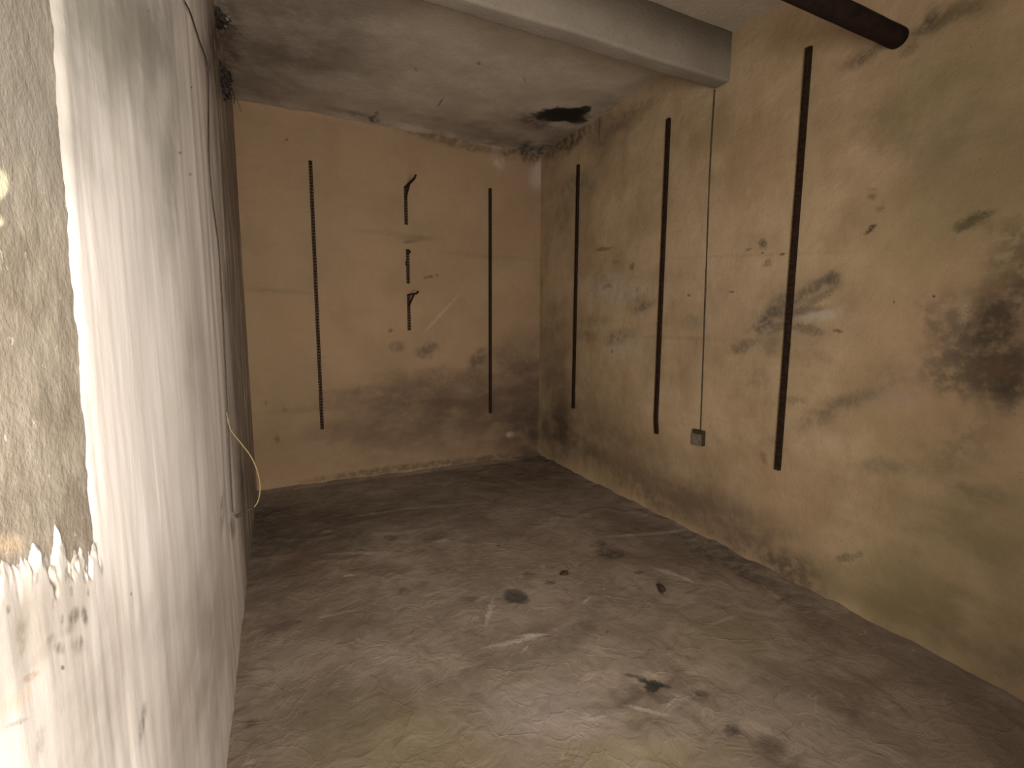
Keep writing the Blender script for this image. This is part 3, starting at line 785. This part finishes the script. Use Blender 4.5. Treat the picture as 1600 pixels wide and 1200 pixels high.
# ------------------------------------------------------------------ ceiling and its beam
def ceil_z(x, y):
    z = H + 0.006 * fb(x * 1.5, y * 1.5, 31) + 0.002 * fb(x * 8, y * 8, 3)
    d = min(math.hypot((x - 2.21) / 0.26, (y - 3.66) / 0.12), 9) + 0.35 * fb(x * 7, y * 7, 12)
    z += 0.005 * sstep(1.1, 0.6, d)
    z -= 0.02 * sstep(0.12, 0.0, YB - y) * (0.5 + fb(x * 4, 3))
    return z
slab('ceiling', lin(XL - T, XR + T, 150), lin(YF - T, YB + T, 260), lambda x, y: (x, y, ceil_z(x, y)), lambda x, y: (x, y, H + 0.25), M['ceil'])
def beam():
    # a shallow plastered beam across the ceiling with rounded lower edges
    y0, y1, zb = 2.175, 2.285, 2.815
    prof = [(y0, H + 0.05)]
    r = 0.018
    for k in range(6):
        a = math.pi + k / 5 * math.pi / 2
        prof.append((y0 + r + r * math.cos(a), zb + r + r * math.sin(a)))
    for k in range(6):
        a = 1.5 * math.pi + k / 5 * math.pi / 2
        prof.append((y1 - r + r * math.cos(a), zb + r + r * math.sin(a)))
    prof.append((y1, H + 0.05))
    xs = lin(XL - 0.05, XR + 0.05, 70)
    V, F = [], []
    n = len(prof)
    for x in xs:
        for (y, z) in prof:
            V.append((x, y + 0.006 * fb(x * 3, z * 3, 1), z + (0.006 * fb(x * 2.5, y * 5, 7) if z < H else 0)))
    for i in range(len(xs) - 1):
        for j in range(n):
            k = (j + 1) % n
            F.append((i * n + j, i * n + k, (i + 1) * n + k, (i + 1) * n + j))
    F.append(tuple(range(n))); F.append(tuple((len(xs) - 1) * n + j for j in range(n)))
    me = bpy.data.meshes.new('ceiling_beam'); me.from_pydata(V, [], F)
    bm = bmesh.new(); bm.from_mesh(me); bmesh.ops.recalc_face_normals(bm, faces=bm.faces); bm.to_mesh(me); bm.free()
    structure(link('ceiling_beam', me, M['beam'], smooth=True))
beam()

# ------------------------------------------------------------------ slotted shelf rails
def rail_bm(L, wd=0.027, dp=0.018, kink=0.0, pitch=0.025):
    """U-shaped upright, back at y=0, face at y=dp, with two rows of slots; z runs 0..L"""
    bm = bmesh.new()
    xs = [-wd / 2, -0.0085, -0.0045, 0.0045, 0.0085, wd / 2]
    zs = [0.0]
    z = 0.02
    holes = []
    while z < L - 0.03:
        zs += [z, z + 0.0115]; holes.append(len(zs) - 2); z += pitch
    zs.append(L)
    hs = set(holes)
    def P(x, y, z):
        return (x + kink * sstep(0.12, 0.0, z), y, z)
    grid = [[bm.verts.new(P(x, dp, z)) for x in xs] for z in zs]
    for j in range(len(zs) - 1):
        for i in range(5):
            if j in hs and i in (1, 3): continue
            bm.faces.new((grid[j][i], grid[j][i + 1], grid[j + 1][i + 1], grid[j + 1][i]))
    for s, col in ((-1, 0), (1, 5)):
        lo = [bm.verts.new(P(s * wd / 2, 0.0, z)) for z in zs]
        for j in range(len(zs) - 1):
            bm.faces.new((grid[j][col], grid[j + 1][col], lo[j + 1], lo[j]))
    return bm
def solid(o, th):
    m = o.modifiers.new('thickness', 'SOLIDIFY'); m.thickness = th; m.offset = -1
    return o
BACKROT = math.pi            # local +y towards the viewer (-Y)
RIGHTROT = math.pi / 2       # local +y towards -X
def rail(loc, rot, L, label, group, kink=0.0, tilt=0.0):
    o = bm_link('shelf_rail', rail_bm(L, kink=kink), M['rail'])
    solid(o, 0.0016)
    o.location = loc
    o.rotation_euler = (0, tilt, rot)
    thing(o, label, 'shelf rail', group)
    for z in (0.10, L * 0.5, L - 0.10):          # the screws that hold it to the wall
        b = bmesh.new()
        bmesh.ops.create_uvsphere(b, u_segments=10, v_segments=6, radius=0.0042)
        for v in b.verts: v.co = Vector((v.co.x, 0.018 + max(0, v.co.y) * 0.5 - 0.0005 * (v.co.y <= 0), z + v.co.z))
        bm_link('screw', b, M['rail'], o, True)
    return o
GB, GR = 'slotted shelf rails on the back wall', 'slotted shelf rails on the right wall'
rail((0.322, YB - 0.004, 0.488), BACKROT, 2.212, 'long dark slotted shelf rail on the back wall, beside the bright left wall', GB)
rail((1.905, YB - 0.004, 0.507), BACKROT, 2.170, 'long dark slotted shelf rail on the back wall, nearest the room corner', GB)
rail((XR - 0.004, 3.738, 0.623), RIGHTROT, 2.160, 'dark slotted shelf rail on the right wall, nearest the room corner', GR)
rail((XR - 0.004, 2.650, 0.612), RIGHTROT, 2.165, 'dark slotted shelf rail with bent foot, just left of the thin wall cable', GR, kink=-0.012)
near = rail((XR - 0.004, 1.688, 0.607), RIGHTROT, 2.163, 'tallest-looking dark shelf rail on the right wall, below the pipe', GR)
b = bmesh.new(); add_box(b, (-0.017, 0.003, 0.665), (-0.012, 0.016, 0.700)); bmesh.ops.bevel(b, geom=b.edges[:], offset=0.001, segments=1)
bm_link('hook_stub', b, M['rail'], near)
b = bmesh.new(); add_box(b, (0.012, 0.003, 0.255), (0.016, 0.014, 0.272)); bmesh.ops.bevel(b, geom=b.edges[:], offset=0.001, segments=1)
bm_link('hook_stub', b, M['rail'], near)

# ------------------------------------------------------------------ three short wall brackets in the middle of the back wall
def bar_bm(bm, p0, p1, wx, wt):
    """flat bar between two points in the y-z plane, wx wide along x, wt thick"""
    p0, p1 = Vector(p0), Vector(p1)
    d = (p1 - p0).normalized()
    n = Vector((0, -d.z, d.y))
    vs = []
    for p in (p0, p1):
        for sx, sn in ((-1, -1), (1, -1), (1, 1), (-1, 1)):
            vs.append(bm.verts.new(p + Vector((sx * wx / 2, 0, 0)) + n * (sn * wt / 2)))
    for f in ((0, 1, 2, 3), (7, 6, 5, 4), (0, 4, 5, 1), (1, 5, 6, 2), (2, 6, 7, 3), (3, 7, 4, 0)):
        bm.faces.new([vs[i] for i in f])
def bracket(x, z_top, leg, arm, brace, label, lump=False):
    root = bpy.data.objects.new('shelf_bracket', None)
    root.empty_display_size = 0.05
    COL.objects.link(root)
    root.location = (x, YB - 0.003, z_top - leg)
    root.rotation_euler = (0, 0, math.pi)
    thing(root, label, 'bracket', 'shelf brackets on the back wall')
    bm_link('wall_leg', rail_bm(leg, wd=0.026, dp=0.014), M['rail'], root)
    solid(root.children[0], 0.0016)
    if arm:
        b = bmesh.new(); bar_bm(b, (0, 0.004, leg - 0.006), (0, arm * 0.85, leg - 0.008), 0.016, 0.012)
        bar_bm(b, (0, arm * 0.84, leg - 0.008), (0, arm, leg + 0.006), 0.015, 0.009)
        bm_link('arm', b, M['rail'], root)
    if brace:
        b = bmesh.new(); bar_bm(b, (0, 0.013, leg - brace[1]), (0, brace[0], leg - 0.012), 0.012, 0.010)
        bm_link('brace', b, M['rail'], root)
    if lump:
        b = bmesh.new()
        bmesh.ops.create_icosphere(b, subdivisions=2, radius=0.017)
        for v in b.verts:
            v.co = Vector((v.co.x - 0.010, 0.014 + v.co.y * 0.8, leg - 0.022 + v.co.z)) + v.normal * 0.004 * noise.noise(v.co * 60)
        bm_link('broken_arm_stub', b, M['rail'], root, True)
        b = bmesh.new(); add_box(b, (0.010, 0.002, leg * 0.52), (0.021, 0.013, leg * 0.52 + 0.04)); bmesh.ops.bevel(b, geom=b.edges[:], offset=0.003, segments=2)
        bm_link('side_lug', b, M['rail'], root)
    return root
bracket(1.094, 2.596, 0.325, 0.36, (0.15, 0.10), 'topmost small shelf bracket on the back wall, arm pointing up and out')
bracket(1.101, 2.058, 0.302, 0, None, 'middle short wall bracket without an arm, between two armed brackets', True)
bracket(1.101, 1.662, 0.325, 0.34, (0.20, 0.105), 'lowest small shelf bracket on the back wall, with arm and diagonal brace')

# ------------------------------------------------------------------ iron pipe over the room
def tube_mesh(pts, r, seg=12, cap=True):
    bm = bmesh.new()
    pts = [Vector(p) for p in pts]
    rings = []
    for i, p in enumerate(pts):
        d = (pts[min(i + 1, len(pts) - 1)] - pts[max(i - 1, 0)]).normalized()
        a = d.orthogonal().normalized() if i == 0 else (a - d * a.dot(d)).normalized()
        bb = d.cross(a)
        rr = r(i / (len(pts) - 1)) if callable(r) else r
        rings.append([bm.verts.new(p + (a * math.cos(2 * math.pi * k / seg) + bb * math.sin(2 * math.pi * k / seg)) * rr) for k in range(seg)])
    for q0, q1 in zip(rings, rings[1:]):
        for k in range(seg):
            bm.faces.new((q0[k], q0[(k + 1) % seg], q1[(k + 1) % seg], q1[k]))
    if cap:
        bm.faces.new(rings[0][::-1]); bm.faces.new(rings[-1])
    return bm
def spline(pts, n=8):
    pts = [Vector(p) for p in pts]
    out = []
    for i in range(len(pts) - 1):
        p0 = pts[max(i - 1, 0)]; p1 = pts[i]; p2 = pts[i + 1]; p3 = pts[min(i + 2, len(pts) - 1)]
        for k in range(n):
            t = k / n
            out.append(0.5 * ((2 * p1) + (p2 - p0) * t + (2 * p0 - 5 * p1 + 4 * p2 - p3) * t * t + (3 * p1 - p0 - 3 * p2 + p3) * t ** 3))
    out.append(pts[-1])
    return out
pp = [(XR + 0.01 - i * (XR - XL - 0.006) / 60, 1.297, 2.625) for i in range(61)]
o = bm_link('pipe', tube_mesh(pp, lambda t: 0.041 + 0.0012 * noise.noise(Vector((t * 30, 0, 0))), 24), M['pipe'], None, True)
thing(o, 'thick dark rusty pipe running overhead into the right wall', 'pipe')

# ------------------------------------------------------------------ cables, socket box, loose wire
cab = spline([(right_x(y, z) - 0.003, y, z) for (y, z) in ((2.279, 2.812), (2.279, 2.40), (2.272, 1.90), (2.262, 1.40), (2.254, 1.0), (2.250, 0.712))], 10)
o = bm_link('wall_cable', tube_mesh(cab, 0.0042, 8), M['cable'], None, True)
thing(o, 'thin dark cable running straight down the right wall to the socket box', 'cable')

root = bpy.data.objects.new('socket_box', None); COL.objects.link(root)
bx, by, bz = right_x(2.254, 0.672), 2.254, 0.668
root.location = (bx + 0.004, by, bz); root.rotation_euler = (0, 0, RIGHTROT)
thing(root, 'small dirty grey electrical box low on the right wall, under the thin cable', 'electrical box')
b = bmesh.new(); add_box(b, (-0.043, 0.0, -0.050), (0.043, 0.030, 0.048)); bmesh.ops.bevel(b, geom=b.edges[:], offset=0.004, segments=2)
bm_link('box_body', b, M['boxdark'], root)
b = bmesh.new(); vs = add_box(b, (-0.036, 0.029, -0.053), (0.040, 0.036, 0.022))
bmesh.ops.bevel(b, geom=b.edges[:], offset=0.003, segments=2)
o = bm_link('cover_plate', b, M['box'], root); o['label'] = 'dirty grey cover plate'
o.rotation_euler = (math.radians(3), math.radians(3), 0)

lc = spline([(XL + 0.013, y, z) for (y, z) in ((1.90, 2.38), (2.05, 2.42), (2.25, 2.44), (2.513, 2.469), (2.46, 2.30), (2.33, 2.06), (2.36, 1.88), (2.47, 1.72), (2.46, 1.50), (2.42, 1.30), (2.391, 1.138), (2.351, 0.923), (2.31, 0.72), (2.29, 0.60))], 10)
o = bm_link('wall_cable', tube_mesh(lc, 0.0026, 8), M['cable'], None, True)
thing(o, 'thin dark cable hanging down the far end of the bright left wall', 'cable')

root = bpy.data.objects.new('loose_wire', None); COL.objects.link(root)
root.location = (XL + 0.01, 2.36, 0.999)
thing(root, 'thin yellow loose wire looping off the lower left wall', 'wire')
wp = spline([(XL + 0.010, 2.355, 1.02), (-0.195, 2.36, 0.945), (-0.160, 2.36, 0.881), (-0.126, 2.36, 0.820), (-0.104, 2.36, 0.751), (-0.096, 2.36, 0.676), (-0.106, 2.36, 0.615), (-0.125, 2.36, 0.583)], 8)
b = tube_mesh([p - root.location for p in wp], 0.0028, 8)
bm_link('yellow_strand', b, M['yellow'], root, True)
wp = spline([(-0.123, 2.36, 0.585), (-0.140, 2.36, 0.578), (-0.160, 2.362, 0.571), (-0.178, 2.365, 0.560), (-0.198, 2.365, 0.552)], 6)
b = tube_mesh([p - root.location for p in wp], lambda t: 0.0052 + 0.003 * sstep(0.6, 0.9, t), 10)
o = bm_link('taped_end', b, M['plug'], root, True); o['label'] = 'dark taped wire end'

# ------------------------------------------------------------------ dusty cobweb clumps at the top of the left wall
def clump(name, loc, size, seeds, label):
    root = bpy.data.objects.new(name, None); COL.objects.link(root); root.location = loc
    thing(root, label, 'cobweb', 'dusty cobwebs at the top of the left wall')
    rnd = random.Random(seeds)
    bm = bmesh.new()
    bmesh.ops.create_icosphere(bm, subdivisions=5, radius=1.0)
    for v in bm.verts:
        n = v.co.copy(); q = n + Vector((seeds * 3.7, 0, 0))
        k = 0.75 + 0.55 * noise.noise(q * 1.6) + 0.38 * noise.noise(q * 4.0) + 0.22 * noise.noise(q * 9.0)
        v.co = Vector((max(n.x, -0.2) * size[0] * 0.8, n.y * size[1] * 1.1, n.z * size[2] * 1.15)) * k
    bm_link('dust_mass', bm, M['web'], root, True)
    for k in range(4):
        bm = bmesh.new()
        c = Vector((size[0] * rnd.uniform(.5, .8), rnd.uniform(-.6, .6) * size[1], rnd.uniform(-.7, .7) * size[2]))
        res = bmesh.ops.create_icosphere(bm, subdivisions=1, radius=size[0] * 0.13)
        for v in res['verts']: v.co = c + v.co * (1 + 0.5 * noise.noise(v.co * 90))
        bm_link('pale_dust', bm, M['dust'], root, True)
    for k in range(5):
        a = Vector((rnd.uniform(0, .5) * size[0], rnd.uniform(-.8, .8) * size[1], rnd.uniform(-.6, .6) * size[2]))
        e = a + Vector((rnd.uniform(0.2, 1.0) * size[0], rnd.uniform(-.6, .6) * size[1], -size[2] * rnd.uniform(.8, 1.6)))
        mid = (a + e) / 2 + Vector((size[0] * .2, 0, 0))
        bm_link('strand', tube_mesh(spline([a, mid, e], 5), 0.0016, 5), M['web'], root, True)
    return root
clump('cobweb_clump', (XL + 0.004, 3.42, 2.78), (0.075, 0.10, 0.075), 3, 'black dusty cobweb clump high on the left wall by the back corner')
clump('cobweb_clump', (XL + 0.004, 3.24, 3.030), (0.085, 0.06, 0.035), 8, 'dark cobweb tuft against the ceiling at the top edge above the left wall')

# ------------------------------------------------------------------ clods of dirt on the floor
def clod(x, y, r, sx, sy, sz, seed, label):
    bm = bmesh.new()
    bmesh.ops.create_icosphere(bm, subdivisions=3, radius=1.0)
    for v in bm.verts:
        n = v.co.copy()
        k = 1 + 0.28 * noise.noise(n * 1.4 + Vector((seed, 0, 0))) + 0.12 * noise.noise(n * 4 + Vector((0, seed, 0)))
        v.co = Vector((n.x * sx, n.y * sy, max(n.z, -0.55) * sz)) * k * r
    o = bm_link('dirt_clod', bm, M['clod'], None, True)
    o.location = (x, y, floor_z(x, y) + 0.45 * sz * r)
    thing(o, label, 'clod', 'dirt clods on the floor')
clod(1.783, 1.832, 0.020, 0.8, 1.5, 0.7, 3.0, 'dark elongated clod of dirt alone on the floor towards the right wall')
clod(1.402, 2.191, 0.018, 1.5, 0.8, 0.5, 5.0, 'flat dark clod of dirt on the floor behind the dark round hollow')
